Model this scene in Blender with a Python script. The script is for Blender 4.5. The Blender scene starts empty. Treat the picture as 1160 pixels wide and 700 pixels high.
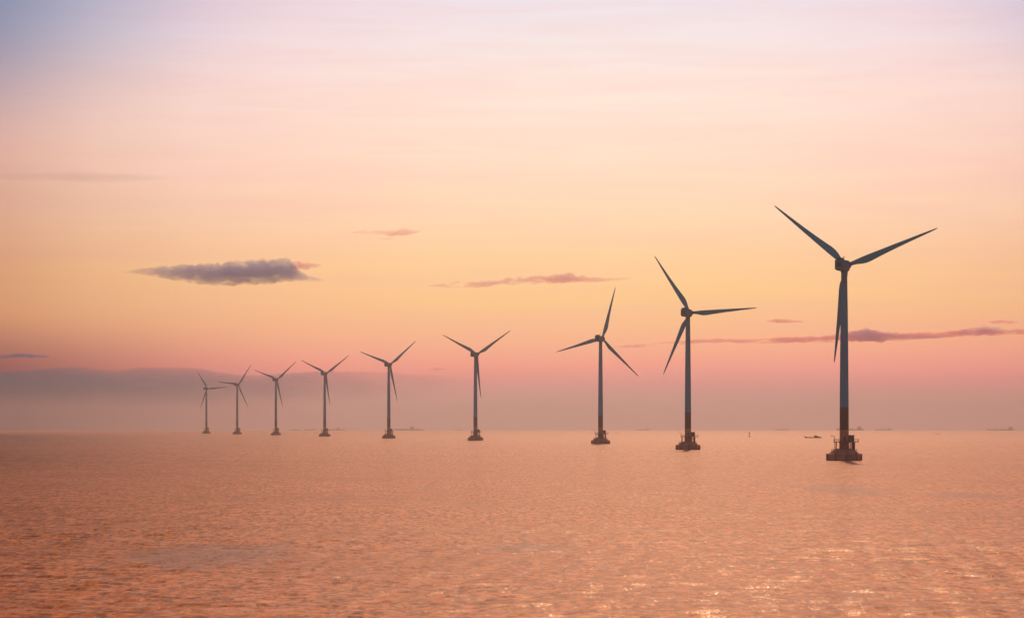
import bpy, bmesh, math, random
import numpy as np
from mathutils import Vector, Matrix
from mathutils import noise as mnoise

# ------------------------------------------------------------------ camera, sky, sun, exposure
SC = bpy.context.scene
COL = SC.collection
F = 2840.0                    # focal length in photo pixels (photo 1160 wide)
CAMH = 16.8                   # metres above the water
EARTH = 5.2e6                 # radius of the sea's curve
HOR = 480.0                   # pixel row of eye level
CX = 580.0
SUN_AZ, SUN_EL = 5.0, 38.0    # degrees right of the view axis, above the horizon

cam_d = bpy.data.cameras.new('camera')
cam = bpy.data.objects.new('camera', cam_d)
COL.objects.link(cam)
cam.location = (0, 0, CAMH)
cam.rotation_euler = (math.radians(90), 0, 0)
cam_d.sensor_width = 36
cam_d.lens = 36 * F / 1160
cam_d.shift_y = (HOR - 350) / 1160
cam_d.clip_start = 1
cam_d.clip_end = 200000
SC.camera = cam

SC.view_settings.view_transform = 'Standard'
SC.view_settings.look = 'None'
SC.view_settings.exposure = 0
SC.view_settings.gamma = 1
SC.cycles.max_bounces = 6
SC.cycles.volume_bounces = 1
SC.cycles.sample_clamp_indirect = 6
SC.cycles.sample_clamp_direct = 14
SC.cycles.use_denoising = True
SC.cycles.denoiser = 'OPENIMAGEDENOISE'
SC.cycles.denoising_prefilter = 'ACCURATE'
SC.cycles.volume_max_steps = 400


def lin(c):
    out = []
    for v in c:
        v /= 255.0
        out.append(v / 12.92 if v <= .04045 else ((v + .055) / 1.055) ** 2.4)
    return out


class NT:
    """small node-tree helper"""
    def __init__(self, tree):
        self.t = tree
        tree.nodes.clear()

    def n(self, typ, inputs=None, **kw):
        nd = self.t.nodes.new(typ)
        for k, v in kw.items():
            setattr(nd, k, v)
        for k, v in (inputs or {}).items():
            if isinstance(v, bpy.types.NodeSocket):
                self.t.links.new(v, nd.inputs[k])
            else:
                nd.inputs[k].default_value = v
        return nd

    def m(self, op, a, b=0.0, c=0.0, clamp=False):
        nd = self.n('ShaderNodeMath', {0: a, 1: b, 2: c}, operation=op, use_clamp=clamp)
        return nd.outputs[0]

    def smooth(self, v, a, b, lo=0.0, hi=1.0):
        nd = self.n('ShaderNodeMapRange', {0: v, 1: a, 2: b, 3: lo, 4: hi})
        nd.interpolation_type = 'SMOOTHSTEP'
        return nd.outputs[0]

    def ramp(self, fac, stops, interp='LINEAR'):
        nd = self.n('ShaderNodeValToRGB', {0: fac})
        cr = nd.color_ramp
        cr.interpolation = interp
        while len(cr.elements) > 1:
            cr.elements.remove(cr.elements[-1])
        for i, (p, c) in enumerate(stops):
            e = cr.elements[0] if i == 0 else cr.elements.new(p)
            e.position = p
            e.color = (*c, 1)
        return nd.outputs[0]

    def mix(self, f, a, b, blend='MIX'):
        nd = self.n('ShaderNodeMix', data_type='RGBA', blend_type=blend, clamp_factor=True)
        for k, v in ((0, f), (6, a), (7, b)):
            if isinstance(v, bpy.types.NodeSocket):
                self.t.links.new(v, nd.inputs[k])
            else:
                nd.inputs[k].default_value = v if k == 0 else (*v[:3], 1)
        return nd.outputs[2]


world = bpy.data.worlds.new('World')
SC.world = world
world.use_nodes = True
w = NT(world.node_tree)
tc = w.n('ShaderNodeTexCoord')
nrm = w.n('ShaderNodeVectorMath', {0: tc.outputs['Generated']}, operation='NORMALIZE').outputs[0]
sx = w.n('ShaderNodeSeparateXYZ', {0: nrm})
DX, DY, DZ = sx.outputs
elev = w.m('ARCSINE', DZ)
azim = w.m('ARCTAN2', DX, DY)
# dusk sky close to the sun's side, colour by elevation (radians)
SKYMAX = 0.60
stops = [
    (0.000, (208, 152, 140)), (0.012, (214, 152, 141)), (0.0175, (236, 150, 140)), (0.023, (255, 161, 139)), (0.029, (255, 177, 141)),
    (0.038, (255, 191, 139)), (0.050, (255, 204, 140)), (0.064, (255, 209, 152)), (0.082, (255, 216, 177)),
    (0.102, (255, 221, 194)), (0.130, (251, 227, 212)), (0.152, (241, 226, 224)), (0.172, (230, 221, 230)),
    (0.205, (242, 208, 200)), (0.290, (222, 146, 112)), (0.600, (196, 108, 72))]
low = w.ramp(w.m('DIVIDE', elev, SKYMAX, clamp=True), [(p / SKYMAX, lin(c)) for p, c in stops])
# faint long streaks of high cirrus
st = w.n('ShaderNodeCombineXYZ', {0: w.m('MULTIPLY', azim, 9.0), 1: w.m('MULTIPLY', elev, 110.0), 2: 3.1}).outputs[0]
stn = w.n('ShaderNodeTexNoise', {'Vector': st, 'Scale': 1.0, 'Detail': 4.0, 'Roughness': .55, 'Distortion': .6}).outputs[0]
streak = w.smooth(stn, .35, .7)
low = w.mix(w.m('MULTIPLY', streak, .16), low, lin((238, 178, 168)))
# away from the sun the sky turns dimmer and bluer, first high up
daz = w.m('ABSOLUTE', w.m('SUBTRACT', azim, 0.035))
u = w.m('DIVIDE', daz, 0.20)
v = w.m('ADD', 0.12, w.m('MULTIPLY', w.smooth(elev, .045, .175), .88))
bm_ = w.m('MULTIPLY', w.smooth(w.m('MULTIPLY', u, v), .56, 1.42), w.smooth(elev, .20, .36, 1.0, 0.0))
low = w.mix(bm_, low, lin((128, 172, 210)))
dimc = w.ramp(w.m('MULTIPLY', daz, 1.0, clamp=True), [
    (0, (1, 1, 1)), (.07, (.995, .975, .985)), (.12, (.975, .915, .95)), (.16, (.93, .85, .90)), (.20, (.84, .74, .77)), (.235, (.72, .58, .61)),
    (.30, (.52, .37, .36)), (.5, (.38, .25, .22)), (1, (.28, .20, .20))])
low = w.mix(1.0, low, dimc, 'MULTIPLY')
murk = w.m('MULTIPLY', w.smooth(azim, -.07, -.24), w.smooth(elev, .048, .012))
low = w.mix(murk, low, w.mix(1.0, low, (.24, .27, .34), 'MULTIPLY'))
bgl = w.n('ShaderNodeBackground', {0: low, 1: 1.10})
# the rest of the vault: Nishita sky with the same sun
sky = w.n('ShaderNodeTexSky', sky_type='NISHITA', sun_disc=False, sun_elevation=math.radians(SUN_EL),
          sun_rotation=math.radians(SUN_AZ), air_density=1.6, dust_density=3.0, ozone_density=2.0)
bgn = w.n('ShaderNodeBackground', {0: sky.outputs[0], 1: .10})
far = w.n('ShaderNodeMath', {0: w.smooth(elev, .7, 1.3), 1: w.smooth(daz, .6, 1.5)}, operation='MAXIMUM').outputs[0]
mx = w.n('ShaderNodeMixShader', {0: far, 1: bgl.outputs[0], 2: bgn.outputs[0]})
w.n('ShaderNodeOutputWorld', {0: mx.outputs[0]})

sun_d = bpy.data.lights.new('sun', 'SUN')
sun = bpy.data.objects.new('sun', sun_d)
COL.objects.link(sun)
sun_d.energy = 2.3
sun_d.angle = math.radians(.6)
sun_d.color = (1.0, .55, .31)
a_, e_ = math.radians(SUN_AZ), math.radians(SUN_EL)
sdir = Vector((math.sin(a_) * math.cos(e_), math.cos(a_) * math.cos(e_), math.sin(e_)))
sun.rotation_euler = sdir.to_track_quat('Z', 'Y').to_euler()
sun.location = sdir * 500


# ------------------------------------------------------------------ helpers
def mat(name, color, rough=.6, metal=0.0, vary=.12, scale=.6, spec=.4, col2=None, stretch=(1, 1, 1)):
    """painted / weathered surface: the colour drifts a little over the thing itself"""
    m = bpy.data.materials.new(name)
    m.use_nodes = True
    t = NT(m.node_tree)
    co = t.n('ShaderNodeTexCoord').outputs['Object']
    mp = t.n('ShaderNodeMapping', {0: co, 3: stretch}).outputs[0]
    nz = t.n('ShaderNodeTexNoise', {'Vector': mp, 'Scale': scale, 'Detail': 5.0, 'Roughness': .6}).outputs[0]
    c2 = col2 or tuple(c * (1 - 2.5 * vary) for c in color)
    c = t.mix(t.smooth(nz, .38, .72), color, c2)
    b = t.n('ShaderNodeBsdfPrincipled', {'Base Color': c, 'Metallic': metal, 'Specular IOR Level': spec,
                                         'Roughness': t.m('ADD', rough - .06, t.m('MULTIPLY', nz, .12))})
    t.n('ShaderNodeOutputMaterial', {0: b.outputs[0]})
    return m


class MB:
    """collects shapes of one part"""
    def __init__(self):
        self.v, self.f, self.mi = [], [], []
        self.smooth = []

    def add(self, vs, fs, mi=0, smooth=False):
        o = len(self.v)
        self.v += [tuple(p) for p in vs]
        for f in fs:
            self.f.append([o + i for i in f])
            self.mi.append(mi)
            self.smooth.append(smooth)

    def rings(self, rings, mi=0, smooth=True, cap0=True, cap1=True, mis=None):
        n = len(rings[0])
        o = len(self.v)
        for r in rings:
            self.v += [tuple(p) for p in r]
        for i in range(len(rings) - 1):
            for j in range(n):
                k = (j + 1) % n
                self.f.append([o + i * n + j, o + i * n + k, o + (i + 1) * n + k, o + (i + 1) * n + j])
                self.mi.append(mis[i] if mis else mi)
                self.smooth.append(smooth)
        if cap0:
            self.f.append([o + j for j in range(n)][::-1]); self.mi.append(mi); self.smooth.append(False)
        if cap1:
            self.f.append([o + (len(rings) - 1) * n + j for j in range(n)]); self.mi.append(mi); self.smooth.append(False)

    def lathe(self, prof, n=24, c=(0, 0, 0), rot=None, smooth=True, mis=None, phase=0):
        """prof = [(radius, z)]"""
        rs = []
        for r, z in prof:
            ring = []
            for j in range(n):
                a = 2 * math.pi * (j + phase) / n
                p = Vector((r * math.cos(a), r * math.sin(a), z))
                if rot is not None:
                    p = rot @ p
                ring.append(p + Vector(c))
            rs.append(ring)
        self.rings(rs, smooth=smooth, mis=mis)

    def box(self, c, s, bev=0.0, rot=None, mi=0):
        x, y, z = (k / 2 for k in s)
        if bev <= 0:
            pr = [[(-x, -y), (x, -y), (x, y), (-x, y)]] * 2
            zs = [-z, z]
        else:
            def oc(i):
                a, b = x - i, y - i
                return [(-a + bev, -b), (a - bev, -b), (a, -b + bev), (a, b - bev), (a - bev, b), (-a + bev, b), (-a, b - bev), (-a, -b + bev)]
            pr = [oc(bev), oc(0), oc(0), oc(bev)]
            zs = [-z, -z + bev, z - bev, z]
        rs = []
        for p2, zz in zip(pr, zs):
            ring = []
            for a, b in p2:
                p = Vector((a, b, zz))
                if rot is not None:
                    p = rot @ p
                ring.append(p + Vector(c))
            rs.append(ring)
        self.rings(rs, smooth=False, mi=mi)

    def tube(self, a, b, r, n=6, r2=None):
        a, b = Vector(a), Vector(b)
        d = b - a
        q = d.to_track_quat('Z', 'Y').to_matrix()
        self.lathe([(r, 0), (r2 if r2 is not None else r, d.length)], n=n, c=a, rot=q)

    def build(self, name, mats, parent=None, loc=None, rot=None):
        me = bpy.data.meshes.new(name)
        me.from_pydata(self.v, [], self.f)
        if not isinstance(mats, (list, tuple)):
            mats = [mats]
        for m in mats:
            me.materials.append(m)
        me.polygons.foreach_set('material_index', self.mi)
        me.polygons.foreach_set('use_smooth', self.smooth)
        bmm = bmesh.new()
        bmm.from_mesh(me)
        bmesh.ops.recalc_face_normals(bmm, faces=bmm.faces)
        bmm.to_mesh(me)
        bmm.free()
        me.update()
        o = bpy.data.objects.new(name, me)
        COL.objects.link(o)
        if parent:
            o.parent = parent
        if loc:
            o.location = loc
        if rot:
            o.rotation_euler = rot
        return o


def tag(o, label=None, cat=None, group=None, kind=None):
    for k, val in (('label', label), ('category', cat), ('group', group), ('kind', kind)):
        if val:
            o[k] = val
    return o


def empty(name, loc=(0, 0, 0), rz=0):
    o = bpy.data.objects.new(name, None)
    o.empty_display_size = 1
    COL.objects.link(o)
    o.location = loc
    o.rotation_euler = (0, 0, rz)
    return o


def children_of(o):
    return [c for c in SC.objects if c.parent == o]


def copy_tree(o, parent=None):
    c = o.copy()
    COL.objects.link(c)
    c.parent = parent
    for ch in children_of(o):
        copy_tree(ch, c)
    return c


def drop(d):
    return -d * d / (2 * EARTH)


def at(px, d):
    """point on the sea under photo column px at distance d"""
    x = (px - CX) / F * d
    return (x, d, drop(math.hypot(x, d)))


# ------------------------------------------------------------------ the sea
def make_sea():
    rng = np.random.RandomState(11)
    fine = np.radians(np.linspace(-14.5, 14.5, 660))
    coarse = np.radians(np.linspace(14.5, 345.5, 72)[1:-1])
    ang = np.concatenate([fine, coarse])
    rad = [1.5, 20, 60, 110]
    r = 150.0
    while r < 3200:
        rad.append(r)
        r *= 1.0034
    while r < 17500:
        rad.append(r)
        r *= 1.03
    rad.append(17500.0)
    rad = np.array(rad)
    nR, nA = len(rad), len(ang)
    R, A = np.meshgrid(rad, ang, indexing='ij')
    X, Y = R * np.sin(A), R * np.cos(A)
    Z = -R * R / (2 * EARTH)
    step = R * .0034
    H = np.zeros_like(R)
    fade = np.clip((np.radians(14.4) - np.abs(((A + np.pi) % (2 * np.pi)) - np.pi)) / np.radians(.8), 0, 1)
    fade *= np.clip((R - 150) / 30, 0, 1) * np.clip((3200 - R) / 1200, 0, 1)
    nW = 80
    lam = np.exp(rng.uniform(np.log(.9), np.log(8), nW))
    th = rng.normal(math.radians(2), math.radians(21), nW) + np.where(rng.rand(nW) < .1, math.pi / 2, 0)
    ph = rng.uniform(0, 2 * np.pi, nW)
    for l, t, p in zip(lam, th, ph):
        k = 2 * np.pi / l
        slope = .034 * (1.0 if l < 4 else (4 / l) ** 1.1)
        amp = slope / k
        g = np.clip((l / step - 2.2) / 2.5, 0, 1) * fade
        a = k * (X * math.sin(t) + Y * math.cos(t)) + p
        s = np.sin(a)
        H += amp * g * (s + .22 * np.cos(2 * a))
    # gusts: wave height drifts from place to place
    gust = 1 + .35 * np.sin(X / 31 + 1.3 * np.sin(Y / 57)) * np.sin(Y / 44 + 1.7 * np.sin(X / 73 + 2))
    Z = Z + H * gust
    co = np.stack([X, Y, Z], -1).reshape(-1, 3)
    ii, jj = np.meshgrid(np.arange(nR - 1), np.arange(nA), indexing='ij')
    kk = (jj + 1) % nA
    q = np.stack([ii * nA + jj, (ii + 1) * nA + jj, (ii + 1) * nA + kk, ii * nA + kk], -1).reshape(-1, 4)
    # close the hole under the camera
    nq = len(q)
    me = bpy.data.meshes.new('sea')
    nv = len(co)
    me.vertices.add(nv + 1)
    me.vertices.foreach_set('co', np.vstack([co, [[0, 0, 0]]]).astype(np.float32).ravel())
    tri = np.stack([np.full(nA, nv), np.arange(nA), (np.arange(nA) + 1) % nA], -1)
    me.loops.add(nq * 4 + nA * 3)
    me.loops.foreach_set('vertex_index', np.concatenate([q.ravel(), tri.ravel()]).astype(np.int32))
    me.polygons.add(nq + nA)
    me.polygons.foreach_set('loop_start', np.concatenate([np.arange(nq) * 4, nq * 4 + np.arange(nA) * 3]).astype(np.int32))
    me.polygons.foreach_set('loop_total', np.concatenate([np.full(nq, 4), np.full(nA, 3)]).astype(np.int32))
    me.update(calc_edges=True)
    me.polygons.foreach_set('use_smooth', np.ones(nq + nA, dtype=bool))
    me.validate()
    if me.polygons[nq // 2].normal.z < 0:
        me.flip_normals()
    o = bpy.data.objects.new('sea', me)
    COL.objects.link(o)
    m = bpy.data.materials.new('silty_sea_water')
    m.use_nodes = True
    t = NT(m.node_tree)
    pos = t.n('ShaderNodeNewGeometry').outputs['Position']
    sp = t.n('ShaderNodeSeparateXYZ', {0: pos})
    px, py, _ = sp.outputs
    dist = t.m('SQRT', t.m('ADD', t.m('MULTIPLY', px, px), t.m('MULTIPLY', py, py)))
    # calm slicks: chop flattened, darker reflection painted into the base colour
    wob = t.n('ShaderNodeTexNoise', {'Vector': pos, 'Scale': .12, 'Detail': 5.0, 'Roughness': .65}).outputs[0]
    calm = None
    for cx, cy, ax, ay in SLICKS:
        dx = t.m('DIVIDE', t.m('SUBTRACT', px, cx), ax)
        dy = t.m('DIVIDE', t.m('SUBTRACT', py, cy), ay)
        rr = t.m('ADD', t.m('MULTIPLY', dx, dx), t.m('MULTIPLY', dy, dy))
        rr = t.m('ADD', rr, t.m('MULTIPLY', t.m('SUBTRACT', wob, .5), 2.4))
        c = t.smooth(rr, .2, 1.3, 1.0, 0.0)
        calm = c if calm is None else t.m('MAXIMUM', calm, c)
    def slope(scale, sx, sy, amp, det=2.0, dist_=0.0):
        mp = t.n('ShaderNodeMapping', {0: pos, 3: (sx, sy, 1.0)}).outputs[0]
        c = t.n('ShaderNodeTexNoise', {'Vector': mp, 'Scale': scale, 'Detail': det, 'Roughness': .6, 'Distortion': dist_}).outputs['Color']
        d_ = t.n('ShaderNodeVectorMath', {0: c, 1: (.5, .5, .5)}, operation='SUBTRACT').outputs[0]
        return t.n('ShaderNodeVectorMath', {0: d_, 1: (amp * .6, amp, 0.0)}, operation='MULTIPLY').outputs[0]
    big = t.n('ShaderNodeTexNoise', {'Vector': pos, 'Scale': .012, 'Detail': 4.0, 'Roughness': .6}).outputs[0]
    sl = None
    for sc_, sx_, sy_, amp_, d0, d1 in ((6.5, 1.0, .6, .55, None, None), (2.2, 1.0, .45, .60, None, None), (.8, .8, .35, .40, None, None), (1.6, 1.0, .06, .36, 350, 700), (.35, 1.0, .2, .28, None, None),
                                (.7, 1.0, .022, .26, 700, 1400), (.08, .5, .12, .12, None, None)):
        q = slope(sc_, sx_, sy_, amp_, 2.5, .2)
        if d0:
            q = t.n('ShaderNodeVectorMath', {0: q, 3: t.smooth(dist, d0, d1)}, operation='SCALE').outputs[0]
        sl = q if sl is None else t.n('ShaderNodeVectorMath', {0: sl, 1: q}, operation='ADD').outputs[0]
    # gustier and quieter stretches of water
    g_ = t.m('MULTIPLY', t.smooth(big, .3, .7, .7, 1.25), t.m('SUBTRACT', 1.0, t.m('MULTIPLY', calm, .35)))
    sl = t.n('ShaderNodeVectorMath', {0: sl, 3: g_}, operation='SCALE').outputs[0]
    geoN = t.n('ShaderNodeNewGeometry').outputs['Normal']
    nn = t.n('ShaderNodeVectorMath', {0: geoN, 1: sl}, operation='ADD').outputs[0]
    nn = t.n('ShaderNodeVectorMath', {0: nn}, operation='NORMALIZE').outputs[0]
    # rare steep ripples that flash in the sun
    fv = t.n('ShaderNodeMapping', {0: pos, 3: (1.0, .3, 1.0)}).outputs[0]
    fc = t.n('ShaderNodeTexNoise', {'Vector': fv, 'Scale': 2.5, 'Detail': 1.5, 'Roughness': .6}).outputs['Color']
    fd = t.n('ShaderNodeVectorMath', {0: fc, 1: (.5, .5, .5)}, operation='SUBTRACT').outputs[0]
    f3 = t.n('ShaderNodeVectorMath', {0: fd, 1: fd}, operation='MULTIPLY').outputs[0]
    f3 = t.n('ShaderNodeVectorMath', {0: f3, 1: fd}, operation='MULTIPLY').outputs[0]
    f3 = t.n('ShaderNodeVectorMath', {0: f3, 1: (76.0, 106.0, 0.0)}, operation='MULTIPLY').outputs[0]
    fv2 = t.n('ShaderNodeMapping', {0: pos, 3: (1.0, .05, 1.0)}).outputs[0]
    fc2 = t.n('ShaderNodeTexNoise', {'Vector': fv2, 'Scale': 1.4, 'Detail': 1.5, 'Roughness': .6}).outputs['Color']
    fd2 = t.n('ShaderNodeVectorMath', {0: fc2, 1: (.5, .5, .5)}, operation='SUBTRACT').outputs[0]
    g3 = t.n('ShaderNodeVectorMath', {0: fd2, 1: fd2}, operation='MULTIPLY').outputs[0]
    g3 = t.n('ShaderNodeVectorMath', {0: g3, 1: fd2}, operation='MULTIPLY').outputs[0]
    g3 = t.n('ShaderNodeVectorMath', {0: g3, 1: (70.0, 100.0, 0.0)}, operation='MULTIPLY').outputs[0]
    g3 = t.n('ShaderNodeVectorMath', {0: g3, 3: t.smooth(dist, 240, 480)}, operation='SCALE').outputs[0]
    f3 = t.n('ShaderNodeVectorMath', {0: f3, 1: g3}, operation='ADD').outputs[0]
    cn = t.n('ShaderNodeVectorMath', {0: nn, 1: f3}, operation='ADD').outputs[0]
    cn = t.n('ShaderNodeVectorMath', {0: cn}, operation='NORMALIZE').outputs[0]
    rough = t.smooth(dist, 200, 4000, .44, .46)
    ripple_tone = None  # light and dark of the ripples painted into the base colour
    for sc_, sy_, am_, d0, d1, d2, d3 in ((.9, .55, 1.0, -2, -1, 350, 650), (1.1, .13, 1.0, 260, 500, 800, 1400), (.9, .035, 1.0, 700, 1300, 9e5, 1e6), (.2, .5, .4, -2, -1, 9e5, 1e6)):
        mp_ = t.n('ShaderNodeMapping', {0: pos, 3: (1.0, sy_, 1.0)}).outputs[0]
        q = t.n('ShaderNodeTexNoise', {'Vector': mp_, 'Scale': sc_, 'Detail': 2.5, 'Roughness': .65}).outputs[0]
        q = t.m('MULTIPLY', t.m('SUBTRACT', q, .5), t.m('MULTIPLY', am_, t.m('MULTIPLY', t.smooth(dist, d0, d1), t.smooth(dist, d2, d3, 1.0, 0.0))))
        ripple_tone = q if ripple_tone is None else t.m('ADD', ripple_tone, q)
    ripple_tone = t.m('ADD', .5, t.m('MULTIPLY', ripple_tone, 4.6), clamp=True)
    base = t.mix(ripple_tone, (.25, .062, .016), (.76, .235, .068))
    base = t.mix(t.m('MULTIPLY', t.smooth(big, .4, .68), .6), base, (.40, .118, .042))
    base = t.mix(t.m('MULTIPLY', calm, .55), base, (.20, .12, .11))  # slicks' darker sky reflection painted as grey-brown
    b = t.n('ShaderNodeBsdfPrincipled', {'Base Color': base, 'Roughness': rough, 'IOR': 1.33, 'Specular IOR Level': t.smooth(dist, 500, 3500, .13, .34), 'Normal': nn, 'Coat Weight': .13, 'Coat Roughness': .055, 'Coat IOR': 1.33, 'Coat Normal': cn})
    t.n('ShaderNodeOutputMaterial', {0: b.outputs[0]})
    me.materials.append(m)
    tag(o, kind='structure')
    return o


def seaspot(px, py, wpx, hpx):
    d = CAMH * F / (py - HOR)
    return ((px - CX) / F * d, d, wpx / 2 / F * d, hpx / 2 / (py - HOR) * d)


SLICKS = [seaspot(238, 628, 190, 30), seaspot(952, 554, 100, 13), seaspot(1100, 561, 90, 8), seaspot(592, 620, 120, 9)]
make_sea()


# ------------------------------------------------------------------ haze over the sea
HZ_TOP, HZ_R = 140.0, 18200.0
hb = MB()
hb.box((0, 0, (HZ_TOP - 33) / 2), (2 * HZ_R, 2 * HZ_R, HZ_TOP + 33))
hm = bpy.data.materials.new('sea_haze')
hm.use_nodes = True
t = NT(hm.node_tree)
pv = t.n('ShaderNodeVolumePrincipled', {'Color': (.68, .72, .78, 1), 'Density': .00009, 'Anisotropy': .86})
t.n('ShaderNodeOutputMaterial', {1: pv.outputs[0]})
haze = hb.build('haze', hm)
tag(haze, 'thin pinkish haze lying over the sea', 'haze', kind='stuff')


# ------------------------------------------------------------------ wind turbines
M_TOWER = mat('backlit_tower_tone', (.04, .16, .24), .6, vary=.05, scale=.15, stretch=(1, 1, .15))  # dark blue backlit tone put into the colour of grey-white paint
M_BAND = mat('brown_splash_zone_paint', (.085, .020, .010), .7, vary=.15, scale=.3)
M_BANDLOW = mat('rusty_red_transition_paint', (.42, .10, .05), .75, vary=.15, scale=.4)
M_BLADE = mat('backlit_blade_teal', (.001, .19, .28), .6, vary=.04, scale=.1)  # teal of the backlit silhouette put into the colour; the paint is white-grey
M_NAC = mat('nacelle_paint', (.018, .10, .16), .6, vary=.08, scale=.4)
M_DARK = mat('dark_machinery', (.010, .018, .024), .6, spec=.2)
M_CONC = mat('stained_brown_concrete', (.42, .115, .07), .85, vary=.18, scale=.35)
M_CONCD = mat('wet_dark_concrete', (.07, .028, .028), .6, vary=.2, scale=.5)
M_STEEL = mat('rust_brown_steelwork', (.15, .05, .034), .7, vary=.2, scale=.8)
M_RUBBER = mat('black_rubber', (.02, .018, .018), .8)

HUB = 90.0
YAW = math.radians(24)
TILT = math.radians(4)
BL = 45.6


def blade_mesh():
    b = MB()
    st_ = [  # span, chord, thickness, lead offset (x of leading edge), twist deg
        (1.6, 1.9, 1.9, -.95, 0), (3.2, 1.9, 1.85, -.95, 0), (5.0, 2.35, 1.45, -1.0, 12), (7.0, 3.0, 1.05, -1.05, 13),
        (9.2, 3.45, .82, -1.08, 11), (11.5, 3.4, .68, -1.05, 9), (15, 3.0, .54, -.98, 7), (20, 2.5, .42, -.88, 5),
        (26, 2.0, .32, -.76, 3), (32, 1.55, .24, -.62, 2), (38, 1.12, .17, -.48, 1), (42.5, .78, .11, -.36, 0),
        (44.6, .52, .07, -.27, 0), (BL, .16, .03, -.1, 0)]
    rings = []
    n = 16
    for s, c, th, lo, tw in st_:
        ring = []
        circ = max(0.0, 1 - (s - 3.2) / 5) if s > 3.2 else 1.0
        for j in range(n):
            a = 2 * math.pi * j / n
            x = .5 - .5 * math.cos(a)
            yt = .5 * math.sin(a)
            y_air = yt * (1.15 - .95 * x) * 1.15
            y = (circ * yt + (1 - circ) * y_air) * th
            xx = lo + x * c
            yy = y + .0009 * s * s * 1.0
            ct, sn = math.cos(math.radians(tw)), math.sin(math.radians(tw))
            ring.append((xx * ct - y * sn, yy + xx * sn, s))
        rings.append(ring)
    b.rings(rings)
    return b


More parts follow.
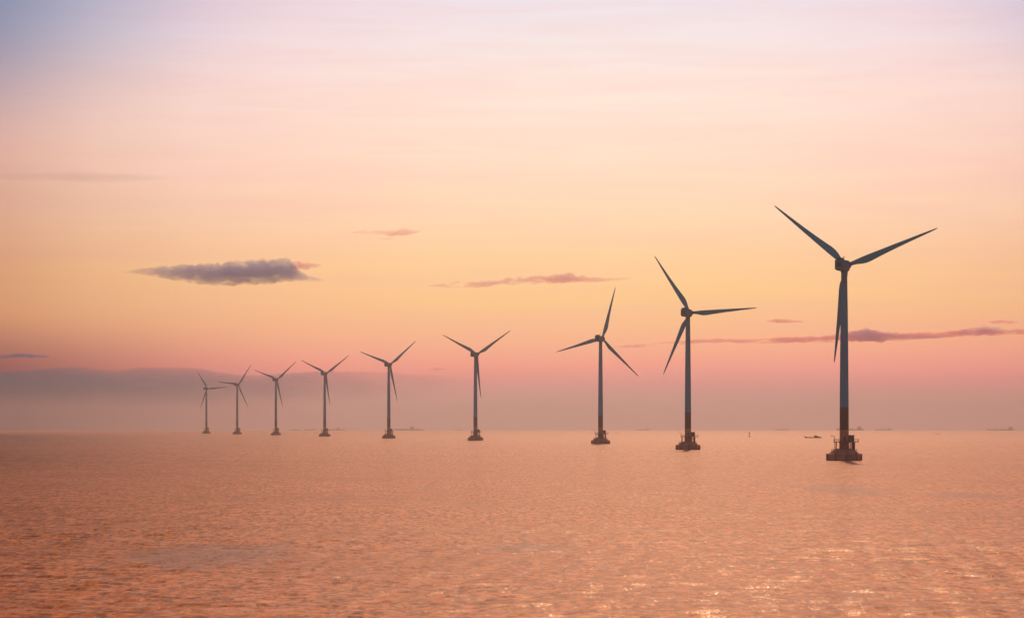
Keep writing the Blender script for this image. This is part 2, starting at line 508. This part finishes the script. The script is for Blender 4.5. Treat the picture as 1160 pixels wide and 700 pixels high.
def make_turbine():
    root = empty('wind_turbine')
    # foundation cap standing in the water: twelve-sided skirt, sloping shoulder, flat deck
    f = MB()
    f.lathe([(7.7, -3.0), (7.9, -.2), (8.0, .3)], n=20, smooth=False)
    f.lathe([(8.0, .303), (8.0, 2.8), (7.7, 3.0)], n=20, smooth=False)
    f.lathe([(7.5, 3.003), (5.3, 4.7), (4.9, 4.9), (3.4, 5.4)], n=20, smooth=False)
    f.mi = [1 if i < 42 else 0 for i in range(len(f.f))]
    fo = f.build('foundation', [M_CONC, M_CONCD], root)
    for k in range(10):
        fe = MB()
        a = 2 * math.pi * (k + .5) / 10
        fe.tube((8.15 * math.cos(a), 8.15 * math.sin(a), .1), (8.15 * math.cos(a), 8.15 * math.sin(a), 3.2), .28, n=8)
        fe.build('fender', M_RUBBER, fo)
    rl = MB()
    for k in range(14):
        a = 2 * math.pi * k / 14
        a2 = 2 * math.pi * (k + 1) / 14
        p, q = Vector((5.9 * math.cos(a), 5.9 * math.sin(a), 4.2)), Vector((5.9 * math.cos(a2), 5.9 * math.sin(a2), 4.2))
        rl.tube(p, p + Vector((0, 0, 1.25)), .05, n=4)
        if k:
            rl.tube(p + Vector((0, 0, 1.2)), q + Vector((0, 0, 1.2)), .045, n=4)
            rl.tube(p + Vector((0, 0, .65)), q + Vector((0, 0, .65)), .035, n=4)
    rl.build('foundation_railing', M_STEEL, fo)
    # tower
    tw = MB()
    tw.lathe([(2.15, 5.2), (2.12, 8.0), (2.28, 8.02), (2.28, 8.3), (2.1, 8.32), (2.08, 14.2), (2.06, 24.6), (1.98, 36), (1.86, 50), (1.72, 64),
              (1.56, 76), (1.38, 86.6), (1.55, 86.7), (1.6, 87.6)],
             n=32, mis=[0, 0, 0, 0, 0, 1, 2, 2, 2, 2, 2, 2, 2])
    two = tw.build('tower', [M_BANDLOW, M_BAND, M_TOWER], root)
    dr = MB()
    dr.box((0, -2.13, 10.1), (.95, .12, 2.1), .03)
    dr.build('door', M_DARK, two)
    for z in (24.7, 50, 70):
        fl = MB()
        rr = 2.06 if z < 30 else (1.86 if z < 60 else 1.645)
        fl.lathe([(rr + .01, z), (rr + .07, z + .02), (rr + .07, z + .16), (rr + .01, z + .18)], n=32)
        fl.build('flange', M_TOWER, two)
    # service platform round the foot with its steelwork
    pf = MB()
    pf.box((.1, 0, 8.6), (9.4, 6.6, .35), .06)
    pf.box((5.6, 0, 8.6), (1.9, 3.4, .3), .05)
    pfo = pf.build('platform', M_STEEL, root)
    r2 = MB()
    xs = [-4.6, -3.1, -1.5, 0, 1.5, 3.1, 4.7]
    for yy in (-3.2, 3.2):
        for x in xs:
            r2.tube((x, yy, 8.7), (x, yy, 10.0), .06, n=4)
        for z in (9.35, 9.98):
            r2.tube((xs[0], yy, z), (xs[-1], yy, z), .055, n=4)
    for z in (9.35, 9.98):
        r2.tube((xs[0], -3.2, z), (xs[0], 3.2, z), .055, n=4)
    for yy in (-1.6, 0, 1.6):
        r2.tube((6.45, yy, 8.7), (6.45, yy, 10.0), .06, n=4)
    for z in (9.35, 9.98):
        r2.tube((6.45, -1.6, z), (6.45, 1.6, z), .055, n=4)
        for yy in (-1.6, 1.6):
            r2.tube((4.7, yy, z), (6.45, yy, z), .055, n=4)
    r2.build('railing', M_STEEL, pfo)
    # brackets and legs
    for x, y, r in ((-3.9, -2.6, .2), (-3.9, 2.6, .2), (4.3, -2.5, .42), (4.3, 2.5, .42)):
        lg = MB()
        lg.tube((x, y, 3.6), (x, y, 8.42), r, n=10)
        lg.build('leg', M_STEEL, root)
    for s in (-1, 1):
        br = MB()
        for z0, z1 in ((4.2, 6.2), (6.2, 8.3)):
            br.tube((2.3, 2.5 * s, z0), (4.1, 2.5 * s, z1), .11, n=6)
            br.tube((4.1, 2.5 * s, z0), (2.3, 2.5 * s, z1), .11, n=6)
            br.tube((2.3, 2.5 * s, z1), (4.1, 2.5 * s, z1), .09, n=6)
        br.tube((2.4, 2.5 * s, 3.9), (2.4, 2.5 * s, 8.42), .14, n=6)
        br.build('cross_brace', M_STEEL, root)
    ld = MB()
    for x in (-2.75, -2.3):
        ld.tube((x, -3.35, 3.5), (x, -3.35, 9.6), .05, n=4)
    for k in range(15):
        ld.tube((-2.75, -3.35, 4.0 + .35 * k), (-2.3, -3.35, 4.0 + .35 * k), .035, n=4)
    ld.build('ladder', M_STEEL, root)
    # equipment cabin on the platform
    cb = MB()
    cb.box((3.3, .3, 10.2), (2.4, 3.4, 2.75), .06)
    cbo = cb.build('equipment_cabin', M_STEEL, root)
    cr_ = MB()
    cr_.box((3.3, .3, 11.7), (2.9, 3.9, .2), .04)
    cr_.build('cabin_roof', M_BAND, cbo)
    cd = MB()
    cd.box((3.2, -1.42, 9.95), (.9, .08, 1.9), .02)
    cd.build('cabin_door', M_DARK, cbo)
    dv = MB()
    dv.tube((-4.2, 2.2, 8.78), (-4.2, 2.2, 11.2), .13, n=8)
    dv.tube((-4.2, 2.2, 11.1), (-6.0, 2.2, 11.6), .1, n=8)
    dv.tube((-5.9, 2.2, 11.55), (-5.9, 2.2, 10.6), .04, n=4)
    dv.build('davit_crane', M_STEEL, root)
    # head: everything that yaws; x right, y along the rotor axis (away from the camera)
    head = Matrix.Translation((0, 0, HUB)) @ Matrix.Rotation(-YAW, 4, 'Z')

    def place(o, extra=Matrix.Identity(4)):
        o.matrix_local = head @ extra
        return o
    nc = MB()
    prof = [  # y, half width, top z, bottom z
        (-8.2, 1.9, 2.1, -1.9), (-8.0, 2.1, 2.3, -2.15), (-6.0, 2.1, 2.35, -2.5), (-1.0, 2.15, 2.35, -2.5),
        (1.6, 2.1, 2.3, -2.4), (2.6, 1.8, 1.95, -2.0)]
    rings = []
    for y, hw, zt, zb in prof:
        c = .3
        rings.append([(-hw + c, y, zb), (hw - c, y, zb), (hw, y, zb + c), (hw, y, zt - c), (hw - c, y, zt), (-hw + c, y, zt), (-hw, y, zt - c), (-hw, y, zb + c)])
    nc.rings(rings, smooth=False)
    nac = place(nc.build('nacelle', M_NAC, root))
    ck = MB()
    ck.box((0, -6.6, 2.75), (3.2, 1.6, .95), .1)
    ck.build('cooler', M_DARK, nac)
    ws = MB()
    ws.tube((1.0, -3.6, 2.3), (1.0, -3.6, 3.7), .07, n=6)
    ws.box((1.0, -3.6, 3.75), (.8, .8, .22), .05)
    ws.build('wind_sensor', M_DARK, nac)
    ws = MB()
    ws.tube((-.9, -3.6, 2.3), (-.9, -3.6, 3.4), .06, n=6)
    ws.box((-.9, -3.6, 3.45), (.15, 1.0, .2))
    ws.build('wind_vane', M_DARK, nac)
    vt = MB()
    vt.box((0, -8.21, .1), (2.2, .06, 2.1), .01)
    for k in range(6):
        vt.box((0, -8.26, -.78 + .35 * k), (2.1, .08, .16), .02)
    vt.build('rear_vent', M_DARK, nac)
    hubm = MB()
    hubm.lathe([(1.45, 2.64), (1.8, 2.9), (1.9, 3.6), (1.88, 5.0), (1.7, 6.0), (1.4, 6.9), (.7, 7.35), (.1, 7.5)], n=24,
               rot=Matrix.Rotation(math.radians(-90), 3, 'X'))
    rotor = Matrix.Rotation(TILT, 4, 'X')
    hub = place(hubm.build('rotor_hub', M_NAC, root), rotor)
    bmesh_data = None
    for k in range(3):
        if bmesh_data is None:
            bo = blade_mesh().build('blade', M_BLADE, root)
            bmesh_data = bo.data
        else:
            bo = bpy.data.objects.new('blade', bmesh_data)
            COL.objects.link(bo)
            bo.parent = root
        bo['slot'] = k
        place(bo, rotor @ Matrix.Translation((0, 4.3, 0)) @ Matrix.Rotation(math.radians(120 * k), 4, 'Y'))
    return root


def set_rotor(root, phi):
    """phi: angle (degrees, seen from the camera, anticlockwise from right) of the first blade"""
    head = Matrix.Translation((0, 0, HUB)) @ Matrix.Rotation(-YAW, 4, 'Z')
    for b in children_of(root):
        if 'slot' in b.keys():
            th = math.radians(90 - phi - 120 * b['slot'])
            b.matrix_local = head @ Matrix.Rotation(TILT, 4, 'X') @ Matrix.Translation((0, 4.3, 0)) @ Matrix.Rotation(th, 4, 'Y')


TURB = [  # tower column, hub row, rotor angle, label
    (956.3, 301.0, 20.5, 'nearest and largest wind turbine, rightmost of the row, one blade hanging down beside its tower'),
    (779.3, 354.6, 3.0, 'second nearest wind turbine with one blade pointing straight right'),
    (680.3, 383.8, 74.0, 'third nearest wind turbine with one blade pointing almost straight up'),
    (538.6, 401.5, 32.5, 'wind turbine with blades in an open V, first one left of the upright-blade turbine'),
    (440.4, 413.0, 39.0, 'wind turbine standing just left of the long faint ship on the horizon'),
    (367.8, 423.2, 34.5, 'mid-distance wind turbine, fourth from the left end of the row'),
    (312.5, 430.0, 39.5, 'far wind turbine, third from the left end of the row'),
    (268.7, 435.7, 53.0, 'small far wind turbine, next to the leftmost, its left blade nearly level'),
    (233.8, 440.2, 4.0, 'smallest and farthest wind turbine, leftmost of the row'),
]
proto = make_turbine()
turbs = [proto] + [copy_tree(proto) for _ in TURB[1:]]
for o, (px, hy, phi, lab) in zip(turbs, TURB):
    d = F * (HUB - CAMH) / (HOR - hy)
    for _ in range(3):
        d = F * (HUB + drop(d) - CAMH) / (HOR - hy)
    o.location = at(px, d)
    set_rotor(o, phi)
    tag(o, lab, 'wind turbine', 'wind turbines standing in a row in the sea')
for o in list(SC.objects):
    if 'slot' in o.keys():
        del o['slot']

# ------------------------------------------------------------------ ships, boats, buoys
M_HULL = mat('dark_ship_hull', (.06, .05, .06), .6, vary=.2, scale=.1)
M_HULLR = mat('red_brown_hull', (.13, .05, .04), .6, vary=.2, scale=.1)
M_WHITE = mat('weathered_white_deckhouse', (.30, .27, .26), .6, vary=.1, scale=.2)
M_WIN = mat('dark_window_glass', (.02, .025, .03), .15)
M_DECK = mat('deck_cargo', (.12, .09, .08), .8, vary=.2, scale=.3)


def hull_mesh(L, B, Hm, bow=.35, stern=.12, draft=1.0):
    """a lofted ship's hull: bow to -x, stern to +x; deck sheer rises at both ends"""
    b = MB()
    rings = []
    N = 22
    for i in range(N + 1):
        s = i / N                      # 0 bow .. 1 stern
        x = -L / 2 + s * L
        wd = B / 2 * min(1.0, (s / .16) ** .6 if s < .16 else 1.0) * (1 - .25 * max(0, (s - .9) / .1) ** 2)
        wd = max(wd, .04 * B)
        sheer = Hm * (1 + bow * max(0, 1 - s / .14) ** 1.0 + stern * max(0, (s - .8) / .2) ** 1.3)
        keel = -draft + (draft * .9) * max(0, 1 - s / .06)
        rake = (1 - s / .14) * L * .025 if s < .14 else 0
        rings.append([(x - rake, -wd, sheer), (x, -wd * .93, 0.0), (x + rake * .6, -wd * .55, keel), (x + rake * .6, wd * .55, keel), (x, wd * .93, 0.0), (x - rake, wd, sheer)])
    b.rings(rings, smooth=False)
    return b


def make_ship(kind, L):
    """kind: 'coaster' (house aft), 'dredger' (house aft + tall mast amidships), 'barge' (long low, house amidships)"""
    root = empty('cargo_ship')
    B, Hm = L * .15, L * (.045 if kind == 'coaster' else .03)
    hu = hull_mesh(L, B, Hm, bow=1.0 if kind == 'coaster' else .8, stern=.35).build('hull', M_HULL, root)
    rb = MB()
    rb.box((0.02 * L, 0, Hm + .12), (L * .66, B * 1.0, .22), .05)
    rb.build('deck_edge', M_HULLR, hu)
    hx = L * (.34 if kind != 'barge' else .1)
    h1 = MB()
    h1.box((hx, 0, Hm + L * .022), (L * .17, B * .86, L * .044), .2)
    h1.box((hx + L * .008, 0, Hm + L * .060), (L * .125, B * .74, L * .031), .2)
    h1.box((hx - L * .003, 0, Hm + L * .088), (L * .075, B * .86, L * .024), .15)
    ho = h1.build('deckhouse', M_WHITE, root)
    wn = MB()
    wn.box((hx - L * .003, 0, Hm + L * .091), (L * .0757, B * .867, L * .009))
    wn.build('window', M_WIN, ho)
    fn = MB()
    fn.lathe([(L * .02, 0), (L * .018, L * .04), (L * .014, L * .043)], n=12, c=(hx + L * .055, 0, Hm + L * .073))
    fn.build('funnel', M_HULLR, root)
    ms = MB()
    ms.tube((hx, 0, Hm + L * .098), (hx, 0, Hm + L * .15), L * .0035, n=6, r2=L * .0015)
    ms.tube((hx, -L * .02, Hm + L * .125), (hx, L * .02, Hm + L * .125), L * .0015, n=5)
    ms.build('mast', M_WHITE, root)
    for i in range(3):
        hc = MB()
        cx = -L * .30 + i * L * .165
        if kind == 'barge' and cx > hx - L * .14:
            cx = hx + L * .18
        hc.box((cx, 0, Hm + L * .010), (L * .15, B * .7, L * (.018 if kind != 'dredger' else .012)), .15)
        hc.build('hatch_cover', M_DECK, root)
    fm = MB()
    fm.tube((-L * .445, 0, Hm * 1.7), (-L * .445, 0, Hm + L * .085), L * .003, n=6, r2=L * .0015)
    fm.build('foremast', M_WHITE, root)
    if kind == 'dredger':
        for i, cx in enumerate((-L * .19, L * .12)):
            cn = MB()
            cn.tube((cx, 0, Hm), (cx, 0, Hm + L * .075), L * .007, n=8)
            cn.tube((cx, 0, Hm + L * .06), (cx - L * .1, 0, Hm + L * .085), L * .0035, n=6)
            cn.tube((cx, 0, Hm + L * .075), (cx - L * .1, 0, Hm + L * .088), L * .001, n=4)
            cn.build('deck_crane', M_DECK, root)
    if kind == 'barge':
        cn = MB()
        cn.box((L * .37, 0, Hm + L * .02), (L * .06, B * .6, L * .03), .2)
        cn.build('aft_house', M_WHITE, root)
    return root


SHIPS = [  # left column, right column, distance, kind, label
    (1118.6, 1149.3, 12600, 'dredger', 'cargo ship at the right edge of the photo, largest on the right horizon'),
    (992, 1010.5, 13300, 'coaster', 'small cargo ship on the horizon, second to the right of the nearest turbine'),
    (948, 978.0, 13000, 'coaster', 'cargo ship partly hidden behind the foot of the nearest turbine'),
    (879, 893.3, 13300, 'coaster', 'small cargo ship on the horizon between the two nearest turbines'),
    (721.5, 735.5, 13500, 'coaster', 'small faint cargo ship on the horizon left of the second nearest turbine'),
    (447, 479.5, 13000, 'barge', 'long low faint ship on the horizon between fourth and fifth nearest turbines'),
    (513, 523.5, 13600, 'barge', 'tiny faint ship on the horizon just left of the open-V turbine'),
    (328, 339.5, 13500, 'barge', 'leftmost tiny faint ship on the horizon, right of the third turbine from the left'),
    (344, 357.5, 13600, 'coaster', 'tiny faint ship on the horizon, just left of the fourth turbine from the left'),
    (370, 391, 13600, 'barge', 'faint low ship on the horizon, just right of the fourth turbine from the left'),
]
for x0, x1, d, kind, lab in SHIPS:
    L = (x1 - x0) / F * d
    s = make_ship(kind, L)
    s.location = at((x0 + x1) / 2, d)
    tag(s, lab, 'ship', 'ships far off along the horizon')


def make_boat(L, name='fishing_boat'):
    root = empty(name)
    hu = hull_mesh(L, L * .2, L * .055, bow=1.3, stern=.5, draft=.5).build('hull', M_HULL, root)
    cb = MB()
    cb.box((L * .16, 0, L * .055 + L * .045), (L * .17, L * .13, L * .09), .08)
    cb.box((L * .15, 0, L * .055 + L * .097), (L * .21, L * .16, L * .012), .03)
    co = cb.build('wheelhouse', M_HULLR, root)
    wn = MB()
    wn.box((L * .16, 0, L * .055 + L * .066), (L * .175, L * .135, L * .022))
    wn.build('window', M_WIN, co)
    ms = MB()
    ms.tube((L * .12, 0, L * .15), (L * .12, 0, L * .235), .07, n=6)
    ms.tube((L * .12, 0, L * .15), (L * .3, 0, L * .1), .05, n=5)
    ms.build('mast', M_HULL, root)
    eh = MB()
    eh.box((L * .32, 0, L * .055 + L * .02), (L * .12, L * .1, L * .05), .06)
    eh.build('engine_box', M_DECK, root)
    return root


def dist_of(py):
    """distance of a waterline seen at photo row py on the curved sea"""
    lo, hi = 100.0, math.sqrt(2 * EARTH * CAMH)
    for _ in range(50):
        m_ = (lo + hi) / 2
        row = HOR + F * (CAMH - drop(m_)) / m_
        if row > py:
            lo = m_
        else:
            hi = m_
    return lo


for px, py, wpx, nm, lab in (
        (921, 496.0, 18.5, 'fishing_boat', 'dark low fishing boat with raised bow just left of the nearest turbine'),
        (1062.3, 491.6, 4.6, 'small_boat', 'tiny dark boat on the water between the two ships at right'),
        (699, 491.0, 3.2, 'small_boat', 'tiny boat right of the foot of the upright-blade turbine'),
        (358.3, 490.3, 3.0, 'small_boat', 'tiny boat left of the foot of the fourth turbine from the left')):
    d = dist_of(py)
    b = make_boat(wpx / F * d, nm)
    b.location = at(px, d)
    tag(b, lab, 'boat')


def make_buoy(h):
    root = empty('beacon_buoy')
    fl = MB()
    fl.lathe([(h * .05, -.5), (h * .17, -.2), (h * .18, h * .10), (h * .13, h * .18), (h * .05, h * .2)], n=14)
    fl.build('float', M_HULLR, root)
    bd = MB()
    for k in range(4):
        a = math.pi / 4 + k * math.pi / 2
        bd.tube((h * .11 * math.cos(a), h * .11 * math.sin(a), h * .17), (h * .05 * math.cos(a), h * .05 * math.sin(a), h * .82), .09, n=5)
    for z, r in ((.35, .092), (.55, .075), (.75, .056)):
        bd.lathe([(h * r, h * z), (h * r, h * z + .12)], n=8)
    bd.build('cage', M_HULL, root)
    dm = MB()
    dm.lathe([(h * .085, h * .55), (h * .085, h * .80), (h * .07, h * .82)], n=10)
    dm.build('daymark', M_HULLR, root)
    lt = MB()
    lt.lathe([(h * .03, h * .82), (h * .035, h * .92), (h * .02, h * .97), (h * .005, h)], n=8)
    lt.build('lantern', M_DARK, root)
    return root


for px, py, hpx, lab in ((849, 495, 6.2, 'slim upright beacon buoy on the water between the two nearest turbines'),
                         (1149.6, 504.0, 2.0, 'tiny dark buoy on the water at the right edge of the photo')):
    d = dist_of(py)
    b = make_buoy(hpx / F * d)
    b.location = at(px, d)
    tag(b, lab, 'buoy')


# ------------------------------------------------------------------ clouds
def cloud_mat(name, color, dens, aniso=.2, nscale=.02, stretch=(1, 1, 1), lo=.3, hi=.65, core=.35, bank=False, step=.12):
    m = bpy.data.materials.new(name)
    m.use_nodes = True
    t = NT(m.node_tree)
    pos = t.n('ShaderNodeNewGeometry').outputs['Position']
    gx, gy, gz = t.n('ShaderNodeSeparateXYZ', {0: t.n('ShaderNodeTexCoord').outputs['Generated']}).outputs
    mp = t.n('ShaderNodeMapping', {0: pos, 3: stretch}).outputs[0]
    nz = t.n('ShaderNodeTexNoise', {'Vector': mp, 'Scale': nscale, 'Detail': 4.0, 'Roughness': .6, 'Distortion': .4}).outputs[0]
    if bank:
        dn = t.m('MULTIPLY', t.m('MULTIPLY', t.smooth(gz, .0, .7), t.smooth(gz, 1.01, .93)), t.smooth(gx, .97, .55))
        dn = t.m('MULTIPLY', dn, t.m('ADD', .5, t.smooth(nz, lo, hi)))
    else:
        cz = t.m('SUBTRACT', 1.0, t.m('ABSOLUTE', t.m('MULTIPLY_ADD', gz, 2.0, -1.0)))
        dn = t.smooth(t.m('ADD', nz, t.m('MULTIPLY', cz, core)), lo, hi)
    dn = t.m('MULTIPLY', dn, dens)
    pv = t.n('ShaderNodeVolumePrincipled', {'Color': (*color, 1), 'Density': dn, 'Anisotropy': aniso})
    t.n('ShaderNodeOutputMaterial', {1: pv.outputs[0]})
    m.cycles.volume_step_rate = step
    return m


def cnoise(x, y, z, seed):
    return mnoise.fractal(Vector((x + seed * 7.3, y + seed * 3.1, z)), .75, 2.1, 6)


def make_cloud(name, pts, D, material, seed, depth=2.5, lump=.25, topl=.5):
    """pts: (column, top row, bottom row) of the cloud seen from the camera; a lofted, lumpy body at distance D"""
    k = D / F
    b = MB()
    x0, x1 = pts[0][0], pts[-1][0]
    NS = max(60, int((x1 - x0) / 1.0))
    NS = min(NS, 420)
    NC = 28
    rings = []
    for i in range(NS + 1):
        px = x0 + (x1 - x0) * i / NS
        for a, c in zip(pts[:-1], pts[1:]):
            if a[0] <= px <= c[0] + 1e-6:
                f = (px - a[0]) / max(c[0] - a[0], 1e-6)
                tp, bt = a[1] + (c[1] - a[1]) * f, a[2] + (c[2] - a[2]) * f
                break
        hpx = (bt - tp) / 2
        cy = (bt + tp) / 2
        hh = max(hpx, .02)
        ring = []
        for j in range(NC):
            an = 2 * math.pi * j / NC
            ca, sa = math.cos(an), math.sin(an)
            n_ = cnoise(px / 9, ca * .9, sa * .9, seed + 1) * lump * 1.5
            if sa > 0:
                n_ += abs(cnoise(px / 12, ca * .7, sa * .7, seed + 2)) * topl * sa * 1.4
            rr = 1 + n_
            rr = max(rr, .25)
            ring.append(((px - CX) * k, D + ca * hh * rr * depth * k, CAMH + (HOR - cy + sa * hh * rr) * k))
        rings.append(ring)
    b.rings(rings)
    return b.build(name, material)


C_MAIN = cloud_mat('slate_violet_cloud', (.40, .54, 1.0), .014, .2, .030, (.5, .6, 1.1), .45, .60, .17)
C_PINK = cloud_mat('rosy_thin_cloud', (.92, .46, .74), .013, .5, .024, (.35, .35, 1.5), .45, .62, .14)
C_WISP = cloud_mat('thin_rosy_streak_cloud', (1.0, .46, .60), .018, .5, .024, (.3, .35, 1.6), .45, .64, .14)
C_SOFT = cloud_mat('very_thin_rosy_cloud', (1.0, .50, .62), .009, .5, .024, (.3, .35, 1.6), .45, .64, .14)
C_CORE = cloud_mat('violet_cloud_core', (.46, .50, .92), .008, .2, .026, (.3, .5, 1.4), .45, .62, .14)
C_DARK = cloud_mat('small_dark_cloud', (.38, .52, .90), .030, .2, .022, (.4, .4, 1.4), .46, .60, .24)
C_FAINT = cloud_mat('faint_grey_streak', (.60, .58, .72), .0016, .2, .012, (.25, .25, 1.4), .40, .62, .20)
C_BANK = cloud_mat('grey_blue_bank', (.32, .50, .68), .0010, .0, .0012, (.5, .5, 3.0), .3, .7, bank=True)

c = make_cloud('cloud', [(138, 308, 309), (160, 304.5, 311), (180, 303, 315), (200, 302, 318), (218, 301, 321), (235, 301, 324), (262, 299, 325),
                         (285, 297.5, 323), (310, 296, 321), (325, 295, 320), (333, 298, 320), (338, 306, 319), (350, 313, 319), (372, 317.5, 318.2)],
               10500, C_MAIN, 5, depth=1.6, lump=.10, topl=.35)
tag(c, 'thick slate violet cloud drifting above the far left turbines, darkest in the sky', 'cloud')
CL = [
    ('cloud', [(330, 299, 304), (338, 297, 305), (348, 299, 306), (356, 298.5, 303), (364, 300, 301.5)], 10500, C_PINK, 21, 2.5, .5, .6,
     'small rosy tuft at the right end of the slate violet cloud'),
    ('cloud', [(394, 262.3, 263.3), (410, 262, 265.5), (430, 262, 266.5), (446, 261, 268), (462, 260, 266.5), (476, 261, 263)], 12000, C_SOFT, 31, 3, .5, .4,
     'faint pink wisp of cloud, highest of the small clouds, left of centre'),
    ('cloud', [(428, 270, 271), (440, 269, 272), (452, 269.5, 270.5)], 12000, C_SOFT, 33, 3, .5, .4,
     'tiny pink streak just under the highest pink wisp'),
    ('cloud', [(484, 323.5, 324.5), (510, 321, 326), (545, 319.5, 325.5), (575, 317.5, 324), (600, 315, 322.5), (622, 312, 321.5), (640, 311.5, 321), (660, 314, 320.5), (684, 315.5, 319), (716, 315, 316)],
     11500, C_PINK, 41, 2.5, .3, .7, 'rosy elongated cloud above the open-V turbine, near the picture centre'),
    ('cloud', [(690, 393, 394), (720, 390.5, 394), (760, 387.5, 391.5), (800, 384, 388), (850, 384.5, 389), (895, 382, 388.5), (930, 381.5, 388), (960, 376.5, 387), (985, 374, 387.5),
               (1010, 378, 386.5), (1040, 377.5, 384.5), (1065, 377, 383), (1090, 373, 381), (1115, 370, 380), (1140, 372, 379), (1175, 374.5, 379), (1230, 377, 377.5)],
     14500, C_WISP, 51, 2.5, .25, .4, 'long thin rosy band of cloud running behind the nearest turbine to the right edge'),
    ('cloud', [(955, 378, 382), (970, 374.5, 385), (985, 373.5, 386), (1003, 376.5, 385.5), (1025, 380, 385), (1060, 379.5, 383), (1075, 381, 381.3)],
     14300, C_CORE, 61, 1.8, .2, .5, 'violet dark core in the long rosy cloud, just right of the nearest turbine'),
    ('cloud', [(1078, 377, 378.5), (1095, 373.5, 379.5), (1112, 370.8, 379.5), (1130, 371, 378), (1145, 374.5, 376.5)],
     14300, C_CORE, 62, 1.8, .2, .5, 'violet dark core in the long rosy cloud near the right edge'),
    ('cloud', [(1120, 364.5, 365.5), (1132, 362.5, 367), (1145, 363, 367.5), (1154, 365, 366)], 14500, C_WISP, 63, 3, .3, .5,
     'small rosy cloud just above the long band near the right edge'),
    ('cloud', [(868, 363.5, 364.5), (880, 361.5, 366), (895, 362.5, 366), (912, 364, 365)], 14500, C_WISP, 64, 3, .4, .5,
     'faint rosy puff left of the nearest turbine tower, above the long band'),
    ('cloud', [(0 - 30, 403, 405), (0, 402.5, 406), (20, 400.5, 406), (35, 400, 406), (48, 402, 405.5), (58, 403.5, 404.5)], 15500, C_DARK, 71, 1.8, .15, .3,
     'small dark cloud low at the left edge, above the grey cloud bank'),
    ('cloud', [(484, 418.5, 419.5), (494, 416.3, 419.8), (505, 418, 419)], 15500, C_PINK, 72, 2.5, .2, .3,
     'tiny dim streak of cloud low between the open-V turbine and its left neighbour'),
    ('cloud', [(-40, 199, 200), (20, 196.5, 205), (90, 195, 207), (150, 196.5, 206), (205, 201, 203)], 9000, C_FAINT, 91, 3, .15, .2,
     'faint grey streak of thin cloud high at the left edge of the sky'),
]
for nm, pts, D, mt, sd, dp, lp, tl, lab in CL:
    tag(make_cloud(nm, pts, D, mt, sd, dp, lp, tl), lab, 'cloud')
bank = make_cloud('cloud_bank', [(-260, 428, 462), (-60, 424, 466), (0, 421.5, 468), (40, 419, 468), (62, 416.3, 468), (80, 414.8, 468), (98, 415.5, 468), (108, 418.5, 468), (140, 419, 468), (158, 416.5, 468),
                                 (175, 415.6, 468), (205, 416.2, 468), (225, 416.6, 468), (240, 420, 468), (262, 423.5, 467), (290, 425, 466), (330, 422, 465), (365, 420.5, 463), (410, 421, 460), (450, 422, 457),
                                 (500, 425, 452), (560, 430, 446), (620, 436, 440)],
                  30000, C_BANK, 81, depth=3.0, lump=.025, topl=.03)
tag(bank, 'wide grey violet cloud bank lying low above the horizon on the left', 'cloud')


# ------------------------------------------------------------------ added cloud deck, unseen out to the left, shaped to shade the left waters
def make_shade_deck():
    b = MB()
    alt, g0 = 1500.0, 1880.0
    rings = []
    for i in range(25):
        g = 60 + (6500 - 60) * (i / 24) ** 1.4        # distance of the shaded sea
        y = g + g0
        off = alt / math.tan(math.radians(SUN_EL)) * math.sin(math.radians(SUN_AZ))
        taper = max(.02, min(1.0, i / 3, (24 - i) / 9))
        ring_t, ring_b = [], []
        for k, (sx_, th) in enumerate(((-.08, .0), (-.125, .02), (-.165, .07), (-.21, .18), (-.26, .42), (-.42, .95), (-.8, 1.0), (-1.6, .6))):
            x = sx_ * (g + 120) * (1 + .22 * mnoise.fractal(Vector((g / 700, sx_ * 6, 3)), .8, 2, 4)) + off
            hth = (2 + 190 * th) * taper * (1 + .25 * mnoise.noise(Vector((x / 420, y / 420, 0))))
            ring_t.append((x, y, alt + hth))
            ring_b.append((x, y, alt - hth * .6))
        rings.append(ring_t + ring_b[::-1])
    b.rings(rings)
    m = bpy.data.materials.new('shade_deck_volume')
    m.use_nodes = True
    t = NT(m.node_tree)
    pv = t.n('ShaderNodeVolumePrincipled', {'Color': (.45, .45, .50, 1), 'Density': .0130, 'Anisotropy': .4})
    t.n('ShaderNodeOutputMaterial', {1: pv.outputs[0]})
    return b.build('added_shade_deck', m)


tag(make_shade_deck(), 'added unseen cloud deck high out to the left that shades the left waters', 'cloud', kind='stuff')
